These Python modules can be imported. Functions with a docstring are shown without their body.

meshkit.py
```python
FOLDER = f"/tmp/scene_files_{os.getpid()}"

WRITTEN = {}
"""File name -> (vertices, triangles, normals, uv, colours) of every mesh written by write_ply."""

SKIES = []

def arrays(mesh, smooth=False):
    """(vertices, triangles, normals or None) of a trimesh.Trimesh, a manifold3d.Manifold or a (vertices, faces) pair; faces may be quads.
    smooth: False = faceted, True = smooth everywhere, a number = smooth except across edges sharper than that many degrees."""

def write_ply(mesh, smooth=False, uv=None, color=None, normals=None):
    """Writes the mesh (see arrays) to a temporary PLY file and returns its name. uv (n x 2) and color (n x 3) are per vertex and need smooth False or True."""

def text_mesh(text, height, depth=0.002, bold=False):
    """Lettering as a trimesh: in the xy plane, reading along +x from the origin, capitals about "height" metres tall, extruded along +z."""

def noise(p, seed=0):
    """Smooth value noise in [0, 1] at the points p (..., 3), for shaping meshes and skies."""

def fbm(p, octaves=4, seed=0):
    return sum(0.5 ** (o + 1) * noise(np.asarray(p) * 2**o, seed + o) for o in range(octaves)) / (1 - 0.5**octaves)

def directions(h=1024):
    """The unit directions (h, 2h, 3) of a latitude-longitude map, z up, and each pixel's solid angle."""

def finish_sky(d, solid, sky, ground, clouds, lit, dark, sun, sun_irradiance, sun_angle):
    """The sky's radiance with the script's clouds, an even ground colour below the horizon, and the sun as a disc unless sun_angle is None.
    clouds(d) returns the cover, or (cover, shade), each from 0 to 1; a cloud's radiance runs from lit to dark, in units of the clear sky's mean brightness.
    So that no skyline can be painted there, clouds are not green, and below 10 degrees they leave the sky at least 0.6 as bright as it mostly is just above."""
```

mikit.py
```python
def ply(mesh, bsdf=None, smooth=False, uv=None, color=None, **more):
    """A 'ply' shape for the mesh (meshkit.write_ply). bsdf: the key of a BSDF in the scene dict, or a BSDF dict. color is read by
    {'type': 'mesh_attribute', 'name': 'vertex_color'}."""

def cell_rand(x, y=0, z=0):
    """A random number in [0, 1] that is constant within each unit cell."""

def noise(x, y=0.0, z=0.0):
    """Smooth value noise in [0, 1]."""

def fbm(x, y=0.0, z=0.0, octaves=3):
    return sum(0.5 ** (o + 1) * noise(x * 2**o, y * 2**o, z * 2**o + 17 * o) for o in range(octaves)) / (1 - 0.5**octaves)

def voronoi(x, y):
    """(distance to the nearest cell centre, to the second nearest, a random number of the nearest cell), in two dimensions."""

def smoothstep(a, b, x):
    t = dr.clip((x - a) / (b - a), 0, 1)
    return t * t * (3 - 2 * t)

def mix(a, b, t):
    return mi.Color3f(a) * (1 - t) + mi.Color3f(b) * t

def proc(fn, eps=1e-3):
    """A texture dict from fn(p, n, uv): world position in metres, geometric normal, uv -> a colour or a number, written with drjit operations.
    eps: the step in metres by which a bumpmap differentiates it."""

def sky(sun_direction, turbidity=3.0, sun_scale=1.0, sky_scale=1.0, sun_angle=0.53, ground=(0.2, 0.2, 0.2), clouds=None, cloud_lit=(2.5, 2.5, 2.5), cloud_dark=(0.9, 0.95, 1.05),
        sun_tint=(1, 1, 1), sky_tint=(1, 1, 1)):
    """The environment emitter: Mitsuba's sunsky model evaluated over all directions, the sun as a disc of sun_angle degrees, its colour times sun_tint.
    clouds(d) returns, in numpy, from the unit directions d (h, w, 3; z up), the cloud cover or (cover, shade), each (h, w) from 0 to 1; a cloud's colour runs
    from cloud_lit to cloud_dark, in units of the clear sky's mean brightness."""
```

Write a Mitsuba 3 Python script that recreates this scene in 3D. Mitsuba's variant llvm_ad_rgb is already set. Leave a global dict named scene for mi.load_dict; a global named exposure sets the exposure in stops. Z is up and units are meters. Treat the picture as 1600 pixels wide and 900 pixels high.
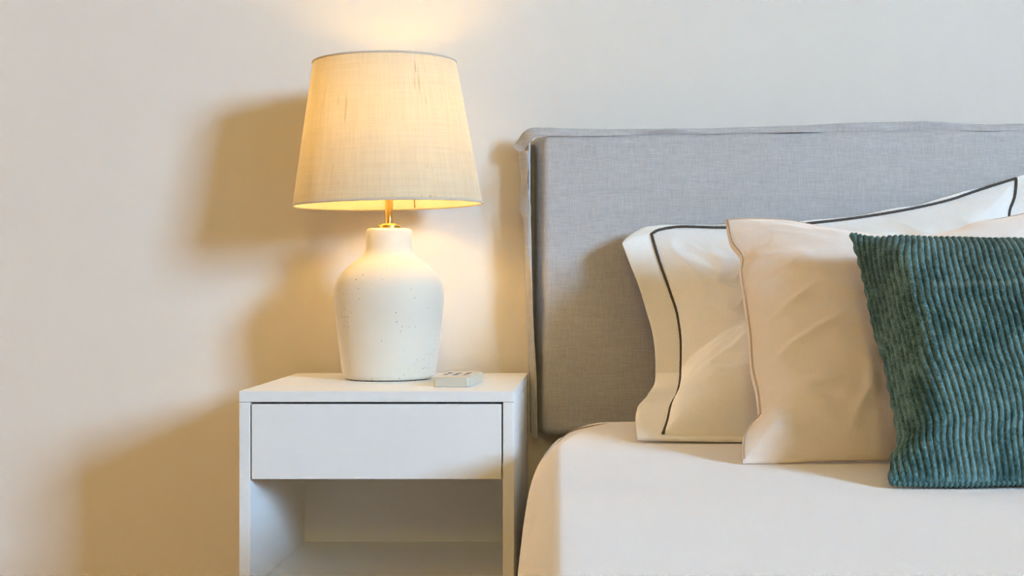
import math
import numpy as np, trimesh, drjit as dr, mitsuba as mi, manifold3d as m3
from scipy.interpolate import PchipInterpolator
import mikit, meshkit
from mikit import ply, proc, noise, fbm, smoothstep, mix, cell_rand

T = mi.ScalarTransform4f
scene, labels = {}, {}

# ------------------------------------------------------------------ camera, light, exposure
WALL = 2.45                                    # camera stands 2.45 m from the bed-head wall (wall plane y = 0)
CAM = np.array([0.0, -WALL, 0.76])
FOC, CX, CY = 2160.0, 938.0, 438.0             # focal length and principal point in pixels of the 1600 x 900 frame
scene['camera'] = {'type': 'perspective', 'fov': math.degrees(2 * math.atan(800 / FOC)), 'fov_axis': 'x', 'near_clip': 0.05, 'far_clip': 50.0,
                   'principal_point_offset_x': -(CX - 800) / 1600, 'principal_point_offset_y': -(CY - 450) / 900,
                   'to_world': T().look_at(origin=CAM.tolist(), target=[0, 0, 0.76], up=[0, 0, 1])}
exposure = -0.68
DAY = np.array([0.59, 1.0, 1.50]) * 106.0       # bright overcast daylight behind the window pane
BULB = np.array([1.0, 0.53, 0.115]) * 86.0      # warm light bulb of the lamp
FILL = np.array([1.0, 0.78, 0.22]) * 27.0       # unseen warm globe behind the camera, lights the shadowed areas
SIDE_FILL = np.array([1.0, 0.84, 0.58]) * 38.0       # added warm fill from the left, for pillows and duvet edge
# the window in the right-hand wall (out of frame): opening y range, z range
RX, LX, FY, CZ = 4.2, -3.4, -6.4, 3.0
WY0, WY1, WZ0, WZ1 = -6.0, -4.16, 1.53, 2.95


def at(px, py, d):
    """World point seen at a pixel of the photograph at depth d from the camera."""
    return np.array([(px - CX) / FOC * d, d - WALL, CAM[2] - (py - CY) / FOC * d])


# ------------------------------------------------------------------ helpers
def add(key, mesh, bsdf, smooth=30, uv=None, **more):
    scene[key] = ply(mesh, bsdf, smooth=smooth, uv=uv, **more)
    return key


def lab(key, label=None, cat=None, kind=None, group=None):
    labels[key] = {k: v for k, v in (('label', label), ('category', cat), ('kind', kind), ('group', group)) if v}


def rbox(x0, x1, y0, y1, z0, z1, r=0.0012, seg=8):
    """Box with rounded edges."""
    s = m3.Manifold.sphere(r, seg)
    pts = [s.translate([x, y, z]) for x in (x0 + r, x1 - r) for y in (y0 + r, y1 - r) for z in (z0 + r, z1 - r)]
    m = m3.Manifold.batch_hull(pts).to_mesh()
    return trimesh.Trimesh(m.vert_properties[:, :3], m.tri_verts, process=False)


def box(x0, x1, y0, y1, z0, z1):
    b = trimesh.creation.box(extents=[x1 - x0, y1 - y0, z1 - z0])
    b.apply_translation([(x0 + x1) / 2, (y0 + y1) / 2, (z0 + z1) / 2])
    return b


def lathe(profile, n=96):
    """Surface of revolution about z of a (r, z) profile listed bottom to top along the outside."""
    p = np.asarray(profile, float)
    a = np.arange(n) * 2 * np.pi / n
    v = np.stack([p[:, None, 0] * np.cos(a), p[:, None, 0] * np.sin(a), p[:, None, 1] + 0 * a], -1).reshape(-1, 3)
    i, j = np.meshgrid(np.arange(len(p) - 1), np.arange(n), indexing='ij')
    k = (j + 1) % n
    q = np.stack([i * n + j, i * n + k, (i + 1) * n + k, (i + 1) * n + j], -1).reshape(-1, 4)
    f = np.vstack([q[:, [0, 1, 2]], q[:, [0, 2, 3]]])
    m = trimesh.Trimesh(v, f, process=True)
    m.update_faces(m.nondegenerate_faces())
    return m


def resample(pts, n, kind='pchip'):
    pts = np.asarray(pts, float)
    s = np.r_[0, np.cumsum(np.linalg.norm(np.diff(pts, axis=0), axis=1))]
    t = np.linspace(0, s[-1], n)
    return PchipInterpolator(s / s[-1], pts)(t / s[-1])


def tube(path, r, n=8, closed=False, flat=1.0):
    """Round cord along a path; r a number or one per point."""
    p = np.asarray(path, float)
    r = np.broadcast_to(r, len(p))
    t = np.gradient(p, axis=0)
    if closed:
        t = np.roll(p, -1, 0) - np.roll(p, 1, 0)
    t /= np.linalg.norm(t, axis=1, keepdims=True) + 1e-12
    u = np.zeros_like(p)
    ref = np.array([0, 0, 1.0]) if abs(t[0][2]) < 0.9 else np.array([1.0, 0, 0])
    for i in range(len(p)):
        ref = ref - t[i] * (ref @ t[i])
        ref /= np.linalg.norm(ref)
        u[i] = ref
    w = np.cross(t, u)
    a = np.arange(n) * 2 * np.pi / n
    v = (p[:, None] + r[:, None, None] * (np.cos(a)[None, :, None] * u[:, None] + flat * np.sin(a)[None, :, None] * w[:, None])).reshape(-1, 3)
    m = len(p)
    i, j = np.meshgrid(np.arange(m if closed else m - 1), np.arange(n), indexing='ij')
    k, i2 = (j + 1) % n, (i + 1) % m
    q = np.stack([i * n + j, i2 * n + j, i2 * n + k, i * n + k], -1).reshape(-1, 4)
    f = np.vstack([q[:, [0, 1, 2]], q[:, [0, 2, 3]]])
    if not closed:
        v = np.vstack([v, p[:1], p[-1:]])
        b = np.arange(n)
        f = np.vstack([f, np.stack([b * 0 + m * n, b, (b + 1) % n], 1)])
        f = np.vstack([f, np.stack([b * 0 + m * n + 1, (m - 1) * n + (b + 1) % n, (m - 1) * n + b], 1)])
    mesh = trimesh.Trimesh(v, f, process=False)
    if mesh.volume < 0:
        mesh.invert()
    return mesh


# ------------------------------------------------------------------ materials
def rgb(*c):
    return {'type': 'rgb', 'value': list(c)}


def cloth(fn, rough=0.9, sheen=0.3, bump=None, scale=0.0003, eps=4e-4):
    b = {'type': 'principled', 'base_color': proc(fn) if callable(fn) else rgb(*fn), 'roughness': rough, 'specular': 0.15, 'sheen': sheen}
    if bump is not None:
        b = {'type': 'bumpmap', 'arbitrary': proc(bump, eps), 'scale': scale, 'bsdf': b}
    return {'type': 'twosided', 'bsdf': b}


def wall_color(p, n, uv):
    return mix((0.715, 0.675, 0.62), (0.745, 0.705, 0.65), fbm(p.x * 2.2 + p.y, p.z * 2.2, 3.0))


scene['wall_paint'] = {'type': 'twosided', 'bsdf': {'type': 'bumpmap', 'arbitrary': proc(lambda p, n, uv: fbm(p.x * 160, p.z * 160, p.y * 160, octaves=2), 1e-3),
                       'scale': 0.00025, 'bsdf': {'type': 'principled', 'base_color': proc(wall_color), 'roughness': 0.75, 'specular': 0.25}}}
scene['unseen_ceiling_warm'] = {'type': 'twosided', 'bsdf': {'type': 'diffuse', 'reflectance': rgb(0.50, 0.37, 0.20)}}  # unseen ceiling, toned so the light it bounces is warm
scene['unseen_wall_ochre'] = {'type': 'twosided', 'bsdf': {'type': 'diffuse', 'reflectance': rgb(0.36, 0.19, 0.06)}}  # unseen walls, kept dark and warm to dim and tint the bounce light


def oak(p, n, uv):
    b = dr.floor(p.x / 0.14)
    g = fbm(p.x * 60 + b * 7, p.y * 3 + b * 3.1, octaves=3)
    return mix((0.24, 0.14, 0.07), (0.36, 0.22, 0.11), g * 0.7 + 0.3 * cell_rand(b, 1, 2))


scene['oak_floor'] = {'type': 'twosided', 'bsdf': {'type': 'principled', 'base_color': proc(oak), 'roughness': 0.45}}


def lacquer_color(p, n, uv):
    return mix((0.775, 0.79, 0.79), (0.79, 0.80, 0.80), noise(p.x * 9, p.y * 9, p.z * 9))


scene['white_lacquer'] = {'type': 'twosided', 'bsdf': {'type': 'principled', 'base_color': proc(lacquer_color), 'roughness': 0.42, 'specular': 0.4}}


def linen_grey(p, n, uv):
    fine_v = noise(p.x * 900, p.z * 100, 1.0)
    fine_h = noise(p.x * 80, p.z * 900, 5.0)
    slub_v = smoothstep(0.78, 0.97, noise(p.x * 620, p.z * 55, 9.0))
    slub_h = smoothstep(0.80, 0.98, noise(p.x * 45, p.z * 620, 13.0))
    band = noise(p.x * 7, p.z * 130, 21.0)
    k = 0.50 * fine_v + 0.50 * fine_h + 0.16 * (band - 0.5)
    base = mix((0.43, 0.42, 0.425), (0.57, 0.56, 0.56), k)
    return mix(base, (0.60, 0.60, 0.61), 0.45 * dr.maximum(slub_v, slub_h))


scene['grey_linen'] = cloth(linen_grey, bump=lambda p, n, uv: noise(p.x * 800, p.z * 90, 1.0) + noise(p.x * 90, p.z * 800, 5.0), scale=0.0005)


def shade_color(p, n, uv):
    v = noise(uv.x * 420, uv.y * 7, 2.0)
    h = noise(uv.x * 16, uv.y * 150, 4.0)
    slub = smoothstep(0.80, 0.97, noise(uv.x * 300, uv.y * 9, 8.0)) * smoothstep(0.5, 0.8, noise(uv.x * 20, uv.y * 3, 11.0))
    c = mix((0.70, 0.65, 0.52), (0.80, 0.75, 0.62), 0.55 * v + 0.45 * h)
    return mix(c, (0.50, 0.40, 0.27), 0.6 * slub)


scene['shade_linen'] = {'type': 'principledthin', 'base_color': proc(shade_color), 'roughness': 0.9, 'spec_trans': 0.0, 'diff_trans': 0.9, 'eta': 1.05}
scene['shade_lining'] = {'type': 'principledthin', 'base_color': rgb(0.94, 0.92, 0.84), 'roughness': 0.9, 'spec_trans': 0.0, 'diff_trans': 0.56, 'eta': 1.05}
scene['shade_trim'] = cloth((0.62, 0.55, 0.46))
scene['seam_thread'] = cloth((0.40, 0.30, 0.20))


def ceramic_color(p, n, uv):
    a = fbm(p.x * 14, p.y * 14, p.z * 14)
    c = mix((0.685, 0.635, 0.545), (0.74, 0.685, 0.595), a)
    # small pin-hole pits scattered over the glaze, denser in a few clusters
    x, y = dr.atan2(p.y + 0.19, p.x + 0.3453) * 0.085 / 0.0075, p.z / 0.0075
    i, j = dr.floor(x), dr.floor(y)
    dist = dr.sqrt(dr.square(x - i - 0.25 - 0.5 * cell_rand(i, j, 1)) + dr.square(y - j - 0.25 - 0.5 * cell_rand(i, j, 2)))
    rad = 0.07 + 0.11 * dr.square(cell_rand(i, j, 4))
    here = dr.select(cell_rand(i, j, 3) < 0.03 + 0.42 * smoothstep(0.60, 0.75, noise(i * 0.23, j * 0.23, 6.5)), 1.0, 0.0)
    pit = here * (1 - smoothstep(rad * 0.75, rad, dist))
    return mix(c, (0.16, 0.13, 0.11), 0.85 * pit)


scene['matt_ceramic'] = {'type': 'twosided', 'bsdf': {'type': 'bumpmap', 'arbitrary': proc(lambda p, n, uv: fbm(p.x * 90, p.y * 90, p.z * 90, octaves=2), 1e-3), 'scale': 0.0004,
                         'bsdf': {'type': 'principled', 'base_color': proc(ceramic_color), 'roughness': 0.7, 'specular': 0.25}}}
scene['brass'] = {'type': 'twosided', 'bsdf': {'type': 'principled', 'base_color': rgb(0.86, 0.58, 0.19), 'metallic': 1.0, 'roughness': 0.28}}
scene['bakelite'] = {'type': 'twosided', 'bsdf': {'type': 'diffuse', 'reflectance': rgb(0.75, 0.70, 0.6)}}
scene['felt'] = {'type': 'twosided', 'bsdf': {'type': 'diffuse', 'reflectance': rgb(0.10, 0.09, 0.08)}}
scene['remote_plastic'] = {'type': 'twosided', 'bsdf': {'type': 'principled', 'base_color': rgb(0.56, 0.53, 0.45), 'roughness': 0.35, 'specular': 0.5}}
scene['dark_print'] = {'type': 'twosided', 'bsdf': {'type': 'diffuse', 'reflectance': rgb(0.09, 0.08, 0.08)}}
scene['grey_rubber'] = {'type': 'twosided', 'bsdf': {'type': 'diffuse', 'reflectance': rgb(0.55, 0.53, 0.50)}}


def weave(s):
    return lambda p, n, uv: noise(uv.x * s, uv.y * s * 0.35, 1.0) + noise(uv.x * s * 0.35, uv.y * s, 5.0)


scene['white_cotton'] = cloth(lambda p, n, uv: mix((0.85, 0.83, 0.80), (0.88, 0.86, 0.83), noise(uv.x * 500, uv.y * 500)), bump=weave(900), scale=0.00015)
scene['duvet_cotton'] = cloth(lambda p, n, uv: mix((0.695, 0.675, 0.675), (0.72, 0.70, 0.70), noise(p.x * 500, p.y * 500, p.z * 500)))
scene['beige_cotton'] = cloth(lambda p, n, uv: mix((0.82, 0.73, 0.67), (0.86, 0.77, 0.71), 0.5 * noise(uv.x * 700, uv.y * 90) + 0.5 * noise(uv.x * 90, uv.y * 700, 3.0)), bump=weave(700), scale=0.0003)
scene['beige_seam'] = cloth((0.50, 0.40, 0.32))
scene['brown_piping'] = cloth(lambda p, n, uv: mix((0.060, 0.052, 0.046), (0.10, 0.088, 0.078), noise(p.x * 900, p.y * 900, p.z * 900)), sheen=0.1)


def cord_color(p, n, uv):
    pile = 0.45 * fbm(uv.x * 40, uv.y * 22, 2.0, octaves=3) + 0.25 * noise(uv.x * 260, uv.y * 120, 4.0) + 0.30 * noise(uv.x * 900, uv.y * 500, 6.0)
    nap = noise(uv.x * 1100, uv.y * 700, 7.0)
    c = mix((0.030, 0.074, 0.077), (0.100, 0.195, 0.205), smoothstep(0.25, 0.8, pile))
    c = mix(c, (0.27, 0.40, 0.41), 0.40 * nap * smoothstep(0.4, 0.8, pile))
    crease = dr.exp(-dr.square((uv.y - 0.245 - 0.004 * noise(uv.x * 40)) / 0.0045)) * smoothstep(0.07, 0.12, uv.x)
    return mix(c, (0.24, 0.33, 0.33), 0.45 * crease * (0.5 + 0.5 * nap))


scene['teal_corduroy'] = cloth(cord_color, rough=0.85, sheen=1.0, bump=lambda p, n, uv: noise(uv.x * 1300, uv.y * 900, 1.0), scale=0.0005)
scene['upholstery_base'] = cloth((0.40, 0.40, 0.41))
scene['mattress_ticking'] = cloth((0.75, 0.73, 0.70))
scene['dark_wood'] = {'type': 'twosided', 'bsdf': {'type': 'principled', 'base_color': rgb(0.20, 0.13, 0.08), 'roughness': 0.5}}
scene['daylight_pane'] = {'type': 'diffuse', 'reflectance': rgb(0.5, 0.5, 0.5)}

# ------------------------------------------------------------------ the room; unseen walls, ceiling and floor toned to warm the bounce light
th = 0.12
add('floor', box(LX - th, RX + th, FY - th, th, -0.1, 0.0), 'oak_floor', False); lab('floor', kind='structure')
add('ceiling', box(LX - th, RX + th, FY - th, th, CZ, CZ + 0.1), 'unseen_ceiling_warm', False); lab('ceiling', kind='structure')
add('wall_back', box(LX - th, RX + th, 0.0, th, 0.0, CZ), 'wall_paint', False); lab('wall_back', kind='structure')
add('wall_left', box(LX - th, LX, FY, 0.0, 0.0, CZ), 'unseen_wall_ochre', False); lab('wall_left', kind='structure')
add('wall_front', box(LX - th, RX + th, FY - th, FY, 0.0, CZ), 'unseen_wall_ochre', False); lab('wall_front', kind='structure')
wr = trimesh.util.concatenate([box(RX, RX + th, FY, WY0, 0, CZ), box(RX, RX + th, WY1, 0, 0, CZ), box(RX, RX + th, WY0, WY1, 0, WZ0), box(RX, RX + th, WY0, WY1, WZ1, CZ)])
add('wall_right', wr, 'unseen_wall_ochre', False); lab('wall_right', kind='structure')
fw = 0.045
frame = [rbox(RX + .03, RX + .09, WY0, WY0 + fw, WZ0, WZ1, .003), rbox(RX + .03, RX + .09, WY1 - fw, WY1, WZ0, WZ1, .003),
         rbox(RX + .03, RX + .09, WY0 + fw, WY1 - fw, WZ0, WZ0 + fw, .003), rbox(RX + .03, RX + .09, WY0 + fw, WY1 - fw, WZ1 - fw, WZ1, .003)]
add('window_1', trimesh.util.concatenate(frame), 'white_lacquer'); lab('window_1', kind='structure')
ym = (WY0 + WY1) / 2
add('window_1__mullion', rbox(RX + .035, RX + .085, ym - .02, ym + .02, WZ0 + fw, WZ1 - fw, .003), 'white_lacquer')
pane = trimesh.Trimesh([[RX + .095, WY0, WZ0], [RX + .095, WY1, WZ0], [RX + .095, WY1, WZ1], [RX + .095, WY0, WZ1]], [[0, 2, 1], [0, 3, 2]], process=False)
assert pane.face_normals[0][0] < 0
add('window_1__pane', pane, 'daylight_pane', False, emitter={'type': 'area', 'radiance': rgb(*DAY)})

# unseen warm globe light behind the camera, placed to warm the shadows
FLX, FLY, FLZ, FLR = 0.05, -4.7, 2.15, 0.32


def at_lamp(m):
    m = m.copy(); m.apply_translation([FLX, FLY, 0])
    return m


add('unseen_pendant__canopy', at_lamp(lathe([(0, CZ - .03), (.05, CZ - .03), (.06, CZ - .02), (.06, CZ - .0005), (0, CZ - .0005)], 48)), 'brass')
add('unseen_pendant__cord', at_lamp(lathe([(0, FLZ + FLR + .002), (.003, FLZ + FLR + .002), (.003, CZ - .0301), (0, CZ - .0301)], 12)), 'felt')
globe = [(FLR * math.sin(t), FLZ - FLR * math.cos(t)) for t in np.linspace(0, np.pi, 40)]
add('unseen_pendant__shade', at_lamp(lathe(globe, 64)), 'daylight_pane', True, emitter={'type': 'area', 'radiance': rgb(*FILL)})
lab('unseen_pendant', 'unseen warm globe light behind the camera, placed to warm the shadows', 'lamp')

# added warm fill light at the left, out of frame, shaped as a floor lamp
GX, GY, GZ = -3.05, -1.0, 1.25
move = lambda m: m.apply_translation([GX, GY, 0])
add('added_fill_lamp__base', move(lathe([(0, 0), (.14, 0), (.14, .015), (.03, .03), (.012, .035), (0, .035)], 64)), 'brass')
add('added_fill_lamp__pole', move(lathe([(0, .0351), (.011, .0351), (.011, GZ - .172), (0, GZ - .172)], 32)), 'brass')
add('added_fill_lamp__shade', move(lathe([(0, GZ - .17), (.2, GZ - .17), (.2, GZ + .17), (0, GZ + .17)], 64)), 'daylight_pane', 30, emitter={'type': 'area', 'radiance': rgb(*SIDE_FILL)})
lab('added_fill_lamp', 'added warm fill light shaped as a floor lamp, out of view on the left', 'lamp')

# ------------------------------------------------------------------ nightstand
NX0, NX1 = -0.5257, -0.1256
NF, NB = 2.01 - WALL, 2.40 - WALL
NT = 0.5990
pt = 0.0162
add('nightstand__top', rbox(NX0, NX1, NF, NB, NT - pt, NT, .0010), 'white_lacquer')
add('nightstand__side_panel', rbox(NX0, NX0 + pt, NF + .0004, NB, 0.0, NT - pt - .0003), 'white_lacquer')
add('nightstand__side_panel_001', rbox(NX1 - pt, NX1, NF + .0004, NB, 0.0, NT - pt - .0003), 'white_lacquer')
add('nightstand__back_panel', box(NX0 + pt, NX1 - pt, NB - .020, NB - .008, 0.03, NT - pt - .0003), 'white_lacquer', False)
add('nightstand__shelf', rbox(NX0 + pt, NX1 - pt, NF + .012, NB - .020, 0.310 - pt, 0.310), 'white_lacquer')
add('nightstand__bottom_shelf', rbox(NX0 + pt, NX1 - pt, NF + .012, NB - .020, 0.03, 0.03 + pt), 'white_lacquer')
dz0, dz1 = 0.4706, 0.5796
dx0, dx1 = NX0 + pt + .0022, NX1 - pt - .0022
add('nightstand__drawer', rbox(dx0, dx1, NF + .0003, NF + .0165, dz0, dz1, .0010), 'white_lacquer')
tray = [box(dx0 + .008, dx0 + .02, NF + .0166, NB - .03, dz0 + .012, dz1 - .02), box(dx1 - .02, dx1 - .008, NF + .0166, NB - .03, dz0 + .012, dz1 - .02),
        box(dx0 + .02, dx1 - .02, NB - .042, NB - .03, dz0 + .012, dz1 - .02), box(dx0 + .008, dx1 - .008, NF + .0166, NB - .03, dz0 + .001, dz0 + .012)]
add('nightstand__drawer__tray', trimesh.util.concatenate(tray), 'white_lacquer', False)
lab('nightstand', 'white lacquered nightstand with one handleless drawer above an open shelf, beside the bed', 'nightstand')

# ------------------------------------------------------------------ table lamp
LAMP = np.array([-0.3453, 2.26 - WALL, NT])
S = 2.26 / FOC                                  # metres per photograph pixel at the lamp


def lamp_part(key, mesh, bsdf, smooth=30, uv=None, tilt=0.0, **more):
    m = mesh.copy()
    if tilt:
        m.apply_transform(trimesh.transformations.rotation_matrix(math.radians(tilt), [0, 1, 0], [0, 0, 0.24]))
    m.apply_translation(LAMP)
    return add(key, m, bsdf, smooth, uv, **more)


yb = CAM[2] - NT                                # the table top lies this far below the eye


def lz(py):                                     # height above the table top of a pixel row at the lamp's depth
    return -(py - CY) * S + yb


prof_px = [(66, 591.5), (69.5, 588.5), (72, 582), (76, 552), (80.5, 515), (84, 483), (85, 468), (84, 453), (79.5, 438), (71.5, 426), (60, 415), (49, 407), (41, 400), (37, 394), (35.6, 386), (35.2, 368), (35, 363), (33.5, 359.6), (31, 358.3)]
pp = np.array([(r * S, lz(y)) for r, y in prof_px])
pp[:, 1] += 0.0016 - pp[0, 1]
cur = resample(pp, 150)
cur = np.vstack([[0.0, cur[0, 1]], [cur[0, 0] * .9, cur[0, 1]], cur, [0.006, cur[-1, 1]]])
neck = cur[-1, 1]
lamp_part('table_lamp__base', lathe(cur, 160), 'matt_ceramic', 40)
labels['table_lamp__base'] = {'label': 'speckled white ceramic bottle-shaped base'}
lamp_part('table_lamp__base__felt_pad', lathe([(0, 0), (.064, 0), (.064, .0015), (0, .0015)], 64), 'felt')
r6 = 6.1 * S
lamp_part('table_lamp__collar', lathe([(0, neck), (17.4 * S, neck), (17.6 * S, neck + .001), (17.6 * S, neck + .0048), (16.8 * S, neck + .0058), (12 * S, neck + .0062), (11 * S, neck + .0080), (9 * S, neck + .0086), (0, neck + .0086)], 64), 'brass', 35)
z_bulb = lz(186)
lamp_part('table_lamp__rod', lathe([(0, neck + .0087), (r6, neck + .0087), (r6, z_bulb - .085), (0, z_bulb - .085)], 48), 'brass', 35)
lamp_part('table_lamp__socket', lathe([(0, z_bulb - .0849), (.013, z_bulb - .0849), (.0165, z_bulb - .080), (.0165, z_bulb - .048), (.015, z_bulb - .045), (0, z_bulb - .045)], 48), 'bakelite', 35)
a = np.linspace(0, np.pi, 24)
bulb = [(0.0, -.0445), (0.012, -.0445), (0.0125, -.034)] + [(0.029 * math.cos(t), 0.029 * math.sin(t)) for t in np.linspace(-0.95, np.pi / 2, 24)]
lamp_part('table_lamp__bulb', lathe([(r, z + z_bulb) for r, z in bulb], 48), 'daylight_pane', True, emitter={'type': 'area', 'radiance': rgb(*BULB)})
TILT = -1.4
zt, zb, rt, rb = lz(98.5), lz(319.5), 110.6 * S, 146.5 * S
nu, nv = 240, 24
u, v = np.meshgrid(np.linspace(0, 1, nu + 1), np.linspace(0, 1, nv + 1), indexing='ij')
rad, zz = rb + (rt - rb) * v, zb + (zt - zb) * v
ang = 2 * np.pi * u + 1.2
sv = np.stack([rad * np.cos(ang), rad * np.sin(ang), zz], -1).reshape(-1, 3)
I, J = np.meshgrid(np.arange(nu), np.arange(nv), indexing='ij')
q = np.stack([I * (nv + 1) + J, (I + 1) * (nv + 1) + J, (I + 1) * (nv + 1) + J + 1, I * (nv + 1) + J + 1], -1).reshape(-1, 4)
shade = trimesh.Trimesh(sv, np.vstack([q[:, [0, 1, 2]], q[:, [0, 2, 3]]]), process=False)
lamp_part('table_lamp__shade', shade, 'shade_linen', True, uv=np.stack([u.ravel(), v.ravel()], 1), tilt=TILT)
inner = shade.copy(); inner.vertices = np.array(inner.vertices) * [0.990, 0.990, 1.0]
lamp_part('table_lamp__shade__lining', inner, 'shade_lining', True, tilt=TILT)
labels['table_lamp__shade'] = {'label': 'glowing cream linen drum shade'}
circ = lambda r, z, n=160: np.stack([r * np.cos(np.arange(n) * 2 * np.pi / n), r * np.sin(np.arange(n) * 2 * np.pi / n), np.full(n, z)], 1)
lamp_part('table_lamp__shade__rim', tube(circ(rt, zt), .0017, 8, True), 'shade_trim', True, tilt=TILT)
lamp_part('table_lamp__shade__rim_001', tube(circ(rb, zb), .0019, 8, True), 'shade_trim', True, tilt=TILT)
sa = math.radians(81)
seam = np.array([[(rb + (rt - rb) * k - .0036) * math.cos(sa), (rb + (rt - rb) * k - .0036) * math.sin(sa), zb + (zt - zb) * k] for k in np.linspace(0.01, .99, 12)])
lamp_part('table_lamp__shade__seam', tube(seam, .0011, 6), 'seam_thread', True, tilt=TILT)
zr = z_bulb - .050                               # spider fitter carrying the shade on the socket
rr = rb + (rt - rb) * (zr - zb) / (zt - zb)
spider = [tube(circ(.0185, zr, 48), .0016, 6, True)] + [tube(np.array([[.0185 * math.cos(t), .0185 * math.sin(t), zr], [(rr - .001) * math.cos(t), (rr - .001) * math.sin(t), zr + .004]]), .0014, 6) for t in (0.5, 0.5 + 2.0944, 0.5 + 4.1888)]
lamp_part('table_lamp__shade__spider', trimesh.util.concatenate(spider), 'brass', True, tilt=TILT)
lab('table_lamp', 'lit table lamp with white ceramic base and cream shade, standing on the white nightstand', 'lamp')

# ------------------------------------------------------------------ remote control
RW, RL, RH = 0.0560, 0.125, 0.0155


def remote_at(mesh):
    m = mesh.copy()
    m.apply_transform(trimesh.transformations.rotation_matrix(math.radians(-4.5), [0, 0, 1]))
    m.apply_translation([-0.2522, 2.082 - WALL, NT])
    return m


def plate(w, l, r, z0, z1, c=.0012):
    sq = m3.CrossSection.square([w - 2 * r, l - 2 * r]).translate([r, r]).offset(r, m3.JoinType.Round, 2, 24)
    lo = sq.offset(-c, m3.JoinType.Round, 2, 24)
    parts = [lo.extrude(z1 - z0).translate([0, 0, z0]), sq.extrude(z1 - z0 - 2 * c).translate([0, 0, z0 + c])]
    m = m3.Manifold.batch_hull(parts).to_mesh()
    return trimesh.Trimesh(m.vert_properties[:, :3], m.tri_verts, process=False)


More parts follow.
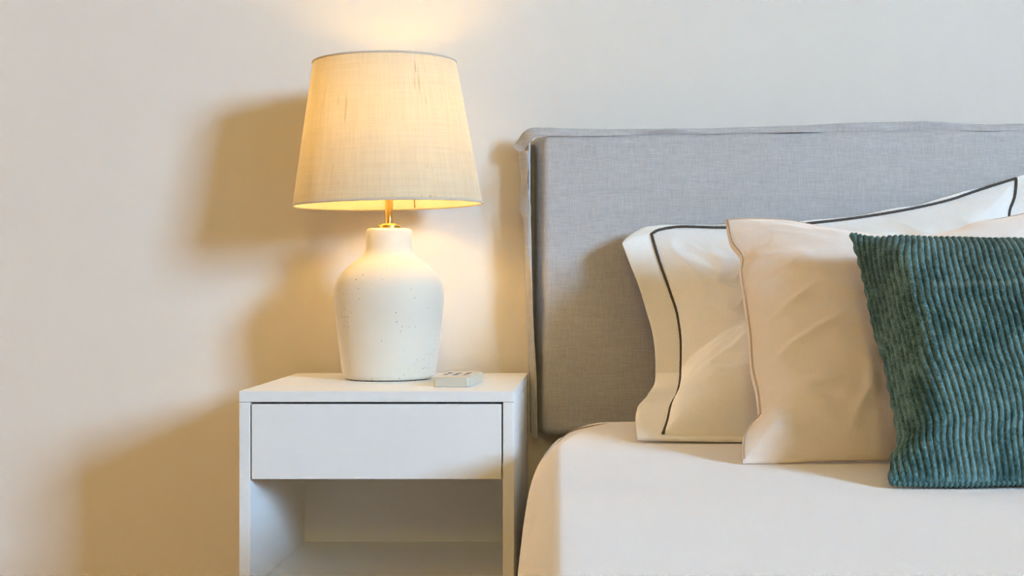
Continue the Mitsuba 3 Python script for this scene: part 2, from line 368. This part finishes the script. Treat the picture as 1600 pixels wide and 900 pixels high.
add('remote_control__case', remote_at(plate(RW, RL, .005, 0.0, RH)), 'remote_plastic')
k = 0
for row, yy in enumerate((0.036, 0.056, 0.076)):
    for c in range(3):
        nm = 'remote_control__button' + (f'_{k:03d}' if k else '')
        cxy = [0.013 + 0.015 * c, yy]
        bt = lathe([(0, 0), (.0052, 0), (.0052, .0006), (.0046, .0010), (0, .0010)], 20); bt.apply_translation([cxy[0], cxy[1], RH])
        add(nm, remote_at(bt), 'grey_rubber')
        glyph = [box(-.0032, .0032, -.0009, .0009, 0, .0005), box(-.0009, .0009, -.0032, .0032, 0, .0005), box(-.003, .003, -.003, .003, 0, .0005)][(k * 2 + row) % 3]
        glyph.apply_translation([cxy[0], cxy[1], RH + .0010])
        add(nm + '__symbol', remote_at(glyph), 'dark_print', False)
        k += 1
lab('remote_control', 'small off-white remote control lying on the nightstand right of the lamp', 'remote control')

# ------------------------------------------------------------------ headboard
HF, HBK, FD = 2.368, 2.440, 2.374                # front, back and flange depths
hx1 = 1.66


def hb_panel():
    nx, nz, rr_ = 160, 60, 0.014
    z0, z1 = 0.4935, 1.0095
    outer = [(-0.114, z0), (hx1 + .013, z0), (hx1 + .013, z1 + .002), (-0.114, z1 + .002)]
    s = m3.Manifold.sphere(0.016, 24)
    pts = [s.translate([x, HF - WALL + .016, z]) for x in (-0.1020 + .016, hx1 - .016) for z in (z0 + .016, z1 - .016)]
    b = m3.Manifold.sphere(0.004, 12)
    pts += [b.translate([x, HBK - WALL - .004, z]) for x in (-0.1155 + .004, hx1 + .013 - .004) for z in (z0 + .004, z1 - .002)]
    m = m3.Manifold.batch_hull(pts).refine_to_length(0.02).to_mesh()
    m = trimesh.Trimesh(m.vert_properties[:, :3], m.tri_verts, process=False)
    v = np.array(m.vertices)
    top = np.clip((v[:, 2] - 0.6) / 0.4, 0, 1)
    v[:, 2] += top * 0.0125 * np.clip((v[:, 0] + 0.05) / 0.65, 0, 1)
    soft = meshkit.fbm(np.stack([v[:, 0] * 7, v[:, 2] * 7, v[:, 1] * 0], 1), 3, 4) - .5
    v[:, 1] += 0.006 * soft * (v[:, 1] < HF - WALL + .03)
    m.vertices = v
    return m


add('headboard__panel', hb_panel(), 'grey_linen', 50)


def ribbon(cl, half, normal_y, thick=0.0035, n=240, push=0.0):
    """Flat double-layer fabric strip: centre line and half width rows (px, py, half x, half y) in photograph pixels at the flange's depth, plus a bend in depth."""
    P, H = np.asarray(cl, float), np.asarray(half, float)
    D = PchipInterpolator(np.linspace(0, 1, len(normal_y)), normal_y)(np.linspace(0, 1, n))
    C = np.array([at(x, y, FD) for x, y in P])
    k = FD / FOC
    Hv = np.stack([H[:, 0] * k, 0 * H[:, 0], -H[:, 1] * k], 1)
    m = 14
    a = np.arange(m) * 2 * np.pi / m
    ex = np.sign(np.cos(a)) * np.abs(np.cos(a)) ** 0.8
    ey = np.sin(a)
    v = C[:, None] + ex[None, :, None] * Hv[:, None] + (ey * thick)[None, :, None] * np.array([0, 1.0, 0])
    v[:, :, 1] += D[:, None] * ex[None, :] + np.broadcast_to(push, n)[:, None]
    v = v.reshape(-1, 3)
    i, j = np.meshgrid(np.arange(n - 1), np.arange(m), indexing='ij')
    kk = (j + 1) % m
    q = np.stack([i * m + j, (i + 1) * m + j, (i + 1) * m + kk, i * m + kk], -1).reshape(-1, 4)
    f = np.vstack([q[:, [0, 1, 2]], q[:, [0, 2, 3]]])
    e = np.arange(1, m - 1)
    f = np.vstack([f, np.stack([e * 0, e, e + 1], 1), np.stack([e * 0, e + 1, e], 1) + (n - 1) * m])
    mesh = trimesh.Trimesh(v, f, process=False)
    if mesh.volume < 0:
        mesh.invert()
    return mesh


top_cl = [(806, 233), (815, 224), (824, 212), (834, 206.5), (850, 206), (900, 207.5), (1000, 207), (1100, 205.5), (1250, 201.5), (1360, 199), (1440, 197.5), (1520, 199.5), (1640, 199), (2000, 198.5), (2430, 198)]
top_h = [(-6.5, -7), (-7, -7.5), (-6, -7.5), (-3, -7.5), (-1, -7), (0, -6.5), (0, -5.5), (0, -5), (0, -6), (0, -7.5), (0, -7.5), (0, -6), (0, -6), (0, -6), (0, -6)]
P = np.array(top_cl)
sl = np.r_[0, np.cumsum(np.linalg.norm(np.diff(P, axis=0), axis=1))]
qs = np.linspace(0, sl[-1], 700)
Pq = PchipInterpolator(sl, P)(qs); Hq = PchipInterpolator(sl, np.array(top_h))(qs)
rng = np.random.default_rng(3)
wob = 0.004 * np.sin(qs / 55) + 0.003 * np.sin(qs / 23 + 1)
add('headboard__seam_flange', ribbon(Pq, Hq, wob[::7], n=700, push=0.024 * np.exp(-(qs / 26) ** 2)), 'grey_linen', True)
side_cl = [(818, 236), (818, 246), (818.5, 262), (819, 280), (818.5, 300), (820, 325), (823.5, 345), (826, 420), (828, 500), (833.5, 600), (834.5, 684)]
side_h = [(-8, 0), (-9, 0), (-7.5, 0), (-5, 0), (-8, 0), (-10, 0), (-6, 0), (-5.5, 0), (-6, 0), (-5.5, 0), (-5.5, 0)]
sP = np.array(side_cl, float)
sl = np.r_[0, np.cumsum(np.linalg.norm(np.diff(sP, axis=0), axis=1))]
qs = np.linspace(0, sl[-1], 300)
add('headboard__seam_flange_001', ribbon(PchipInterpolator(sl, sP)(qs), PchipInterpolator(sl, np.array(side_h, float))(qs), [.008, .013, .006, .003, .008, .012, .007, .005, .008, .009], n=300), 'grey_linen', True)
add('headboard__back_panel', trimesh.util.concatenate([rbox(-.1240, -.1215, 2.381 - WALL, .0 - .0085, .4935, 1.000, .001), rbox(-.1240, hx1 + .015, -.0082, -.0045, .4935, 1.000, .001)]), 'grey_linen')  # added skirt and back plate, closing the side gap so it stays dark
for i, x in enumerate((0.15, 1.35)):
    add('headboard__leg' + (f'_{i:03d}' if i else ''), rbox(x, x + .06, HF - WALL + .03, HBK - WALL - .002, 0, .4936, .002), 'dark_wood')
lab('headboard', 'grey linen upholstered headboard with a raised seam flange, standing against the wall behind the pillows', 'headboard')

# ------------------------------------------------------------------ bed and duvet
BZ = 0.760 - 0.2215                               # top of the bedding


def rounded_shell(x0, x1, y0, y1, z0, z1, r, step=0.012):
    """Open-bottomed soft shell: a box whose upper edges are rounded with radius r."""
    nx, ny, nz = int((x1 - x0) / step), int((y1 - y0) / step), int((z1 - z0) / step)
    b = trimesh.creation.box(extents=[1, 1, 1])
    faces = []

    def grid(o, a, na, bb, nb):
        A, B = np.meshgrid(np.linspace(0, 1, na + 1), np.linspace(0, 1, nb + 1), indexing='ij')
        v = np.array(o) + A[..., None] * np.array(a) + B[..., None] * np.array(bb)
        i, j = np.meshgrid(np.arange(na), np.arange(nb), indexing='ij')
        q = np.stack([i * (nb + 1) + j, (i + 1) * (nb + 1) + j, (i + 1) * (nb + 1) + j + 1, i * (nb + 1) + j + 1], -1).reshape(-1, 4)
        return trimesh.Trimesh(v.reshape(-1, 3), np.vstack([q[:, [0, 1, 2]], q[:, [0, 2, 3]]]), process=False)
    X, Y, Z = x1 - x0, y1 - y0, z1 - z0
    parts = [grid((x0, y0, z1), (X, 0, 0), nx, (0, Y, 0), ny), grid((x0, y0, z0), (0, 0, Z), nz, (0, Y, 0), ny), grid((x1, y0, z0), (0, Y, 0), ny, (0, 0, Z), nz),
             grid((x0, y0, z0), (X, 0, 0), nx, (0, 0, Z), nz), grid((x0, y1, z0), (0, 0, Z), nz, (X, 0, 0), nx)]
    m = trimesh.util.concatenate(parts)
    m.merge_vertices()
    trimesh.repair.fix_winding(m)
    if m.face_normals[np.argmax(m.triangles_center[:, 2])][2] < 0:
        m.invert()
    v = np.array(m.vertices)
    lo, hi = np.array([x0 + r, y0 + r, -9]), np.array([x1 - r, y1 - r, z1 - r])
    c = np.clip(v, lo, hi)
    d = v - c
    L = np.linalg.norm(d, axis=1, keepdims=True)
    on = L[:, 0] > 1e-9
    # spread the grid evenly over the rounding before projecting
    v[on] = c[on] + d[on] / L[on] * r
    m.vertices = v
    return m


def make_duvet():
    out = rounded_shell(-0.113, 1.66, -2.25, 2.315 - WALL, 0.24, BZ, 0.125)
    v = np.array(out.vertices)
    n = np.array(out.vertex_normals)
    d = v[:, 1] + WALL
    lump = meshkit.fbm(v * [2.5, 3, 3], 2, 11) - .5
    fine = meshkit.fbm(v * [7, 11, 9], 2, 5) - .5
    v += n * (0.012 * lump + 0.003 * fine)[:, None]
    w = np.clip((2.2 - d) / 0.35, 0, 1)
    tight = np.where(v[:, 0] < 0.012, (v[:, 0] + 0.113) * 0.58, 0.0725 * np.clip(1 - (v[:, 0] - 0.012) / 0.35, 0, 1))
    v[:, 0] += -w * w * (3 - 2 * w) * np.maximum(tight, 0) + 0.034 * np.clip((2.2 - d) / 1.1, 0, 1.3) * np.clip((0.6 - v[:, 0]) / 0.6, 0, 1)
    top_ = v[:, 2] > BZ - 0.03
    v[top_, 2] = np.minimum(v[top_, 2] - 0.0025, BZ)
    out.vertices = v
    inner = out.copy()
    inner.vertices = v - np.array(out.vertex_normals) * 0.022
    inner.invert()
    # stitch the open rims
    e = out.edges[trimesh.grouping.group_rows(out.edges_sorted, require_count=1)]
    N = len(v)
    rim = np.vstack([np.stack([e[:, 1], e[:, 0], e[:, 0] + N], 1), np.stack([e[:, 1], e[:, 0] + N, e[:, 1] + N], 1)])
    return trimesh.Trimesh(np.vstack([v, inner.vertices]), np.vstack([out.faces, inner.faces + N, rim]), process=False)


duvet = make_duvet()
add('duvet__cover', duvet, 'duvet_cotton', True)
lab('duvet', 'smooth white duvet with a rounded edge spread over the bed', 'duvet')
sp = []                                            # thin dark line running over the duvet's rounded corner
for x, y in resample([(872, 692), (893, 674), (915, 667.5), (948, 661.5)], 16):
    d_ = np.array([(x - CX) / FOC, 1.0, -(y - CY) / FOC])
    c_ = duvet.vertices[:len(duvet.vertices) // 2] - CAM
    c_ = c_[(c_[:, 1] > 1.9) & (c_[:, 2] > -.4)]
    off = np.abs(c_[:, [0, 2]] / c_[:, 1:2] - d_[[0, 2]]) @ [1, 1]
    near = np.argsort(off)[:6]
    sp.append(np.r_[d_[0], c_[near[np.argmin(c_[near, 1])], 1], d_[2]])
sp = np.array(sp); dep = np.polyval(np.polyfit(np.arange(len(sp)), sp[:, 1], 1), np.arange(len(sp))) - .004
sp = CAM + np.stack([sp[:, 0] * dep, dep, sp[:, 2] * dep], 1)
add('duvet__seam', tube(sp, 0.0011 * np.sin(np.linspace(0.15, 2.9, len(sp))), 6), 'seam_thread', True)
add('bed__base', rbox(0.01, 1.57, -2.14, 2.235 - WALL, 0.12, 0.268, .05, 24), 'upholstery_base')
mat = rbox(0.0, 1.57, -2.14, 2.23 - WALL, 0.27, BZ - .034, .085, 32)
add('bed__mattress', mat, 'mattress_ticking')
for i, (x, y) in enumerate(((0.03, -2.1), (1.5, -2.1), (0.03, -.3), (1.5, -.3))):
    add('bed__leg' + (f'_{i:03d}' if i else ''), rbox(x, x + .06, y, y + .06, 0, .121, .003), 'dark_wood')
lab('bed', 'double bed base and mattress under the white duvet', 'bed')

# ------------------------------------------------------------------ pillows


class Plane:
    """The leaning sheet a pillow's seam lies in: from depth d0, height z0 to depth d1, height z1 and, if given, bent there and on to depth d2, height z2."""

    def __init__(self, d0, z0, d1, z1, d2=None, z2=None, blend=0.05):
        self.o = np.array([0, d0 - WALL, z0])
        self.t = np.array([0, d1 - d0, z1 - z0])
        self.tb = np.linalg.norm(self.t) if d2 else 9.0
        self.t = self.t / np.linalg.norm(self.t)
        self.t2 = np.array([0, d2 - d1, z2 - z1]) if d2 else self.t
        self.t2 = self.t2 / np.linalg.norm(self.t2)
        self.k = self.o + self.tb * self.t
        self.n, self.n2 = (np.array([0, -t[2], t[1]]) for t in (self.t, self.t2))        # towards the room
        self.blend = blend

    def st(self, px):
        out = []
        for x, y in px:
            d = np.array([(x - CX) / FOC, 1.0, -(y - CY) / FOC])
            w = CAM + ((self.o - CAM) @ self.n) / (d @ self.n) * d - self.o
            s, t = w[0], w @ self.t
            if t > self.tb or t < -.05:
                w = CAM + ((self.k - CAM) @ self.n2) / (d @ self.n2) * d - self.k
                s, t = w[0], self.tb + w @ self.t2
            out.append((s, t))
        return np.array(out)

    def world(self, st, h):
        t = st[..., 1:2]
        b = np.clip((t - self.tb + self.blend) / (2 * self.blend), 0, 1)
        n = (1 - b) * self.n + b * self.n2
        n = n / np.linalg.norm(n, axis=-1, keepdims=True)
        return self.o + st[..., :1] * np.array([1.0, 0, 0]) + np.minimum(t, self.tb) * self.t + np.maximum(t - self.tb, 0) * self.t2 + np.asarray(h)[..., None] * n


def coons(bot, top, left, right, nu, nv, ease=0.5, local=1.0):
    """Grid of 2-D points between four boundary polylines (left/right from bottom to top); denser towards the edges."""
    def par(n):
        x = np.linspace(0, 1, n)
        return (1 - ease) * x + ease * (1 - np.cos(np.pi * x)) / 2

    def curve(p, s):
        p = np.asarray(p, float)
        L = np.r_[0, np.cumsum(np.linalg.norm(np.diff(p, axis=0), axis=1))]
        return PchipInterpolator(L / L[-1], p)(s)
    u, v = par(nu), par(nv)
    B, Tp, L, R = curve(bot, u), curve(top, u), curve(left, v), curve(right, v)
    U, V = u[:, None, None], v[None, :, None]
    ul, vl = u[:, None], v[:, None]
    g = (1 - U) * (1 - V) * B[0] + U * (1 - V) * B[-1] + (1 - U) * V * Tp[0] + U * V * Tp[-1]
    # an edge's departure from the straight line dies away quickly towards the middle
    g = g + (1 - V) ** local * (B - (1 - ul) * B[0] - ul * B[-1])[:, None] + V ** local * (Tp - (1 - ul) * Tp[0] - ul * Tp[-1])[:, None]
    g = g + (1 - U) ** local * (L - (1 - vl) * L[0] - vl * L[-1])[None] + U ** local * (R - (1 - vl) * R[0] - vl * R[-1])[None]
    return g, np.broadcast_to(u[:, None], g.shape[:2]), np.broadcast_to(v[None], g.shape[:2])


def puff(x, p=2.4, q=0.62):
    return np.maximum(1 - np.abs(2 * x - 1) ** p, 0) ** q


def loop_ids(nu, nv):
    i = lambda a, b: a * nv + b
    return np.array([i(a, 0) for a in range(nu - 1)] + [i(nu - 1, b) for b in range(nv - 1)] + [i(a, nv - 1) for a in range(nu - 1, 0, -1)] + [i(0, b) for b in range(nv - 1, 0, -1)])


def grid_faces(nu, nv):
    i, j = np.meshgrid(np.arange(nu - 1), np.arange(nv - 1), indexing='ij')
    q = np.stack([i * nv + j, (i + 1) * nv + j, (i + 1) * nv + j + 1, i * nv + j + 1], -1).reshape(-1, 4)
    return np.vstack([q[:, [0, 1, 2]], q[:, [0, 2, 3]]])


def close_sheets(front, back, faces, rim):
    """One closed skin from a front sheet and a back sheet of the same layout."""
    N = len(front)
    nx = np.roll(rim, -1)
    f = np.vstack([faces, faces[:, ::-1] + N, np.stack([rim, nx + N, nx], 1), np.stack([rim, rim + N, nx + N], 1)])
    m = trimesh.Trimesh(np.vstack([front, back]), f, process=False)
    if m.volume < 0:
        m.invert()
    return m


def wrinkles(st, seed, amp, scale=(9, 9), rot=0.6):
    c, s = math.cos(rot), math.sin(rot)
    x, y = st[..., 0] * c - st[..., 1] * s, st[..., 0] * s + st[..., 1] * c
    a = meshkit.fbm(np.stack([x * scale[0], y * scale[1], 0 * x], -1), 3, seed)
    return amp * (1 - 2 * np.abs(a - .5) * 2)


def folds(U, V, lines):
    """Soft creases along segments of the cloth: (u0, v0, u1, v1, height, width), fading towards both ends."""
    out = 0 * U
    for u0, v0, u1, v1, amp, w in lines:
        L2 = (u1 - u0) ** 2 + (v1 - v0) ** 2
        k = ((U - u0) * (u1 - u0) + (V - v0) * (v1 - v0)) / L2
        d = ((U - u0) * (v1 - v0) - (V - v0) * (u1 - u0)) / math.sqrt(L2) - 0.02 * np.sin(3 * k)
        out = out + amp * np.exp(-(d / w) ** 2) * np.clip(4 * k, 0, 1) * np.clip(2.5 * (1 - k), 0, 1) * (k > 0) * (k < 1)
    return out


# white pillow with a flat border and a dark corded line -----------------------------------------
pw = Plane(1.915, BZ + .0055, 2.205, BZ + .075, 2.318, BZ + .33, 0.14)
o_left = [(995, 687), (993, 660), (996, 637), (1011, 625), (1021, 609), (1024, 563), (1020.7, 525), (1006.7, 474), (988, 423), (972, 383)]
o_top = [(972, 383), (988, 364), (1011, 352.5), (1077, 351), (1160, 353), (1266, 345), (1320, 338), (1386, 328), (1428, 323), (1464, 312), (1524, 297), (1585, 277), (1640, 262)]
o_right = [(1700, 687), (1655, 560), (1634, 440), (1640, 262)]
o_bot = [(995, 687), (1200, 690), (1500, 690), (1700, 687)]
i_left = [(1036, 681), (1043, 661), (1048.7, 637), (1059, 616), (1063.5, 586), (1064, 539), (1059, 497), (1046, 455), (1030, 409), (1018, 367)]
i_top = [(1018, 367), (1030, 360.5), (1067, 355.5), (1130, 357), (1200, 357), (1266, 350), (1320, 344), (1410, 330), (1482, 314), (1524, 300), (1587, 280)]
i_right = [(1645, 681), (1605, 560), (1578, 440), (1576, 335), (1585, 307), (1587, 280)]
i_bot = [(1036, 681), (1200, 683), (1500, 683), (1645, 681)]
S_ = pw.st
NU, NV = 150, 110
gi, U, V = coons(S_(i_bot), S_(i_top), S_(i_left), S_(i_right), NU, NV)
go, _, _ = coons(S_(o_bot), S_(o_top), S_(o_left), S_(o_right), NU, NV)
rim = loop_ids(NU, NV)
gi_f, go_f = gi.reshape(-1, 2), go.reshape(-1, 2)
Vs = V ** 0.75
h_in = puff(U, 2.6, .75) * np.maximum(1 - np.abs(2 * Vs - 1) ** 2.2, 0) ** (0.6 + 0.8 * V)
wr_ = wrinkles(gi, 3, .013, (5, 14), 0.9) + wrinkles(gi, 8, .009, (12, 30), 0.75) + folds(U, V, [(.05, .45, .22, .62, .005, .012), (.08, .35, .25, .48, .005, .012), (.04, .70, .16, .86, .004, .010), (.12, .60, .24, .75, .004, .010), (.85, .95, .97, .75, .005, .012), (.8, .8, .95, .65, .004, .012)])
edge = np.clip(6 * np.minimum(np.minimum(U, 1 - U), np.minimum(V, 1 - V)), 0, 1)
hf = 0.002 + 0.135 * h_in + wr_ * edge
hb = np.minimum(0.002 + 0.020 * h_in, 0.0015 + 0.25 * np.maximum(gi[..., 1] - .012, 0))
KR = 8
ringF, ringB, ring_uv = [], [], []
L = len(rim)
for k in range(1, KR + 1):
    w = k / KR
    st = gi_f[rim] * (1 - w) + go_f[rim] * w
    ph = np.arange(L) / L * 2 * np.pi
    wave = w * (0.004 * np.sin(ph * 9) + 0.003 * np.sin(ph * 23 + 1)) * np.clip((st[:, 1] - .02) / .05, 0, 1)
    ringF.append(pw.world(st, 0.0017 + wave)); ringB.append(pw.world(st, -0.0012 + wave)); ring_uv.append(st)
front = np.vstack([pw.world(gi, hf).reshape(-1, 3)] + ringF)
back = np.vstack([pw.world(gi, -hb).reshape(-1, 3)] + ringB)
f = [grid_faces(NU, NV)]
prev = rim
for k in range(KR):
    cur_ = NU * NV + k * L + np.arange(L)
    f += [np.stack([prev, cur_, np.roll(cur_, -1)], 1), np.stack([prev, np.roll(cur_, -1), np.roll(prev, -1)], 1)]
    prev = cur_
back[:, 1] = np.minimum(back[:, 1], HF - WALL - .007)
front[:, 1] = np.minimum(front[:, 1], HF - WALL - .005)
white = close_sheets(front, back, np.vstack(f), prev)
uvw = np.vstack([gi_f] + ring_uv)
add('white_pillow__pillowcase', white, 'white_cotton', True, uv=np.vstack([uvw, uvw]))
pip = np.roll(rim, -(NU - 1))[:L - NU + 2]
pip = pw.world(gi_f[pip], np.full(len(pip), .0035))
add('white_pillow__piping', tube(pip, 0.0023, 8), 'brown_piping', True)
labels['white_pillow__piping'] = {'label': 'dark brown corded line'}
lab('white_pillow', 'large white bed pillow with dark brown piped border, leaning on the headboard', 'pillow')

# beige cushion ----------------------------------------------------------------------------------
pb = Plane(1.690, BZ + .0055, 2.080, BZ + .316)
S_ = pb.st
b_left = [(1160, 724), (1160, 690), (1170, 668), (1184, 651), (1181, 622), (1172, 581), (1168, 525), (1162, 479), (1155, 432), (1157, 408), (1140, 381), (1133, 344)]
b_top = [(1133, 344), (1165, 343), (1221, 346), (1266, 355), (1330, 367), (1430, 378), (1490, 366), (1530, 351), (1560, 346), (1600, 337), (1680, 318)]
b_right = [(1710, 723), (1672, 640), (1655, 520), (1660, 420), (1680, 318)]
b_bot = [(1160, 724), (1215, 724), (1300, 720), (1450, 719), (1600, 720), (1710, 723)]
NU, NV = 150, 150
g, U, V = coons(S_(b_bot), S_(b_top), S_(b_left), S_(b_right), NU, NV)
h = puff(U, 2.3, .70) * puff(V, 2.3, .70)
edge = np.clip(8 * np.minimum(np.minimum(U, 1 - U), np.minimum(V, 1 - V)), 0, 1)
wr_ = wrinkles(g, 21, .011, (4, 11), 0.55) * np.exp(-U / .25) + wrinkles(g, 5, .006, (9, 26), 0.6) * np.exp(-U / .2) + wrinkles(g, 9, .003, (8, 12), 0.6) + folds(U, V, [(.01, .30, .30, .44, .006, .016), (.01, .44, .22, .58, .005, .014), (.0, .22, .26, .20, .007, .020), (.02, .80, .16, .70, .005, .014), (.02, .62, .2, .72, .004, .012), (.05, .1, .22, .04, .008, .02), (.3, .02, .34, .3, .004, .02), (.42, .02, .44, .26, .004, .02)])
hf = 0.001 + 0.070 * h + wr_ * edge
hb = np.minimum(0.001 + 0.022 * h, 0.001 + 0.8 * np.maximum(g[..., 1], 0))
rim = loop_ids(NU, NV)
beige = close_sheets(pb.world(g, hf).reshape(-1, 3), pb.world(g, -hb).reshape(-1, 3), grid_faces(NU, NV), rim)
guv = g.reshape(-1, 2)
add('beige_cushion__cover', beige, 'beige_cotton', True, uv=np.vstack([guv, guv]))
lp = np.roll(loop_ids(NU - 4, NV - 4), -(NU + NV - 10))[:NU + NV - 10]
add('beige_cushion__seam', tube(pb.world(g[2:-2, 2:-2].reshape(-1, 2)[lp], hf[2:-2, 2:-2].reshape(-1)[lp] + .0006), 0.0014, 8), 'beige_seam', True)
lab('beige_cushion', 'plain beige square cushion between the white pillow and the green cushion', 'cushion')

# green corduroy cushion -------------------------------------------------------------------------
pg = Plane(1.500, BZ + .0055, 1.830, BZ + .28)
S_ = pg.st
g_left = [(1393, 755), (1393, 735), (1396, 716), (1406, 690), (1400, 653), (1390, 603), (1383, 565), (1371, 530), (1362, 490), (1350, 433), (1341, 400), (1331, 367)]
g_top = [(1331, 367), (1345, 371), (1377, 377), (1404, 376), (1440, 378), (1500, 381), (1560, 386), (1620, 391), (1700, 390), (1866, 376)]
g_right = [(2020, 752), (1960, 690), (1915, 580), (1880, 450), (1866, 376)]
g_bot = [(1393, 755), (1410, 757), (1500, 758), (1600, 755), (1800, 754), (2020, 752)]
RIBS = 58
NU, NV = RIBS * 12 + 1, 140
g, U, V = coons(S_(g_bot), S_(g_top), S_(g_left), S_(g_right), NU, NV, ease=0.0, local=3.0)
side = np.clip(np.minimum(U, 1 - U) / .105, 0, 1)
h = (1 - (1 - side) ** 1.7) * (0.82 + 0.18 * (1 - (2 * U - 1) ** 2)) * puff(V, 2.3, .80)
edge = np.clip(14 * np.minimum(np.minimum(U, 1 - U), np.minimum(V, 1 - V)), 0, 1)
jit = 0.5 * (meshkit.noise(np.stack([U * 6, V * 5, 0 * U], -1), 4) - .5)
wr_ = wrinkles(g, 33, .005, (5, 9), 0.9)
hf = 0.001 + 0.074 * h + wr_ * edge
rim = loop_ids(NU, NV)
front = pg.world(g, hf)
arc = np.concatenate([np.zeros((1, NV)), np.cumsum(np.linalg.norm(np.diff(front, axis=0), axis=2), axis=0)])     # the wales are evenly spaced over the cloth
rib = np.abs(np.sin(np.pi * (arc / arc[-1:] * (RIBS + 4) + jit))) ** 0.5
hb = np.minimum(0.001 + 0.045 * h, 0.001 + 0.8 * np.maximum(g[..., 1], 0)) + 0.0015 * rib * edge
nrm = np.cross(np.gradient(front, axis=0), np.gradient(front, axis=1))
nrm /= np.linalg.norm(nrm, axis=-1, keepdims=True)
nrm *= np.sign(nrm @ pg.n)[..., None]
front = front + nrm * (0.0046 * rib * np.clip(60 * np.minimum(V, 1 - V), 0.25, 1))[..., None]
green = close_sheets(front.reshape(-1, 3), pg.world(g, -hb).reshape(-1, 3), grid_faces(NU, NV), rim)
guv = np.stack([arc.ravel(), g[..., 1].ravel() - g[..., 1].min()], 1)
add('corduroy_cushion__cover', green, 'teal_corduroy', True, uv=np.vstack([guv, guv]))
rp = pg.world(g.reshape(-1, 2)[rim], np.full(len(rim), .001))
rp = rp[::2]
rr2 = 0.0032 + 0.0012 * np.sin(np.arange(len(rp)) * 2 * np.pi / 4.5)
add('corduroy_cushion__seam', tube(rp, rr2, 8, True), 'teal_corduroy', True, uv=None)
lab('corduroy_cushion', 'teal green ribbed corduroy cushion in front of the beige cushion', 'cushion')
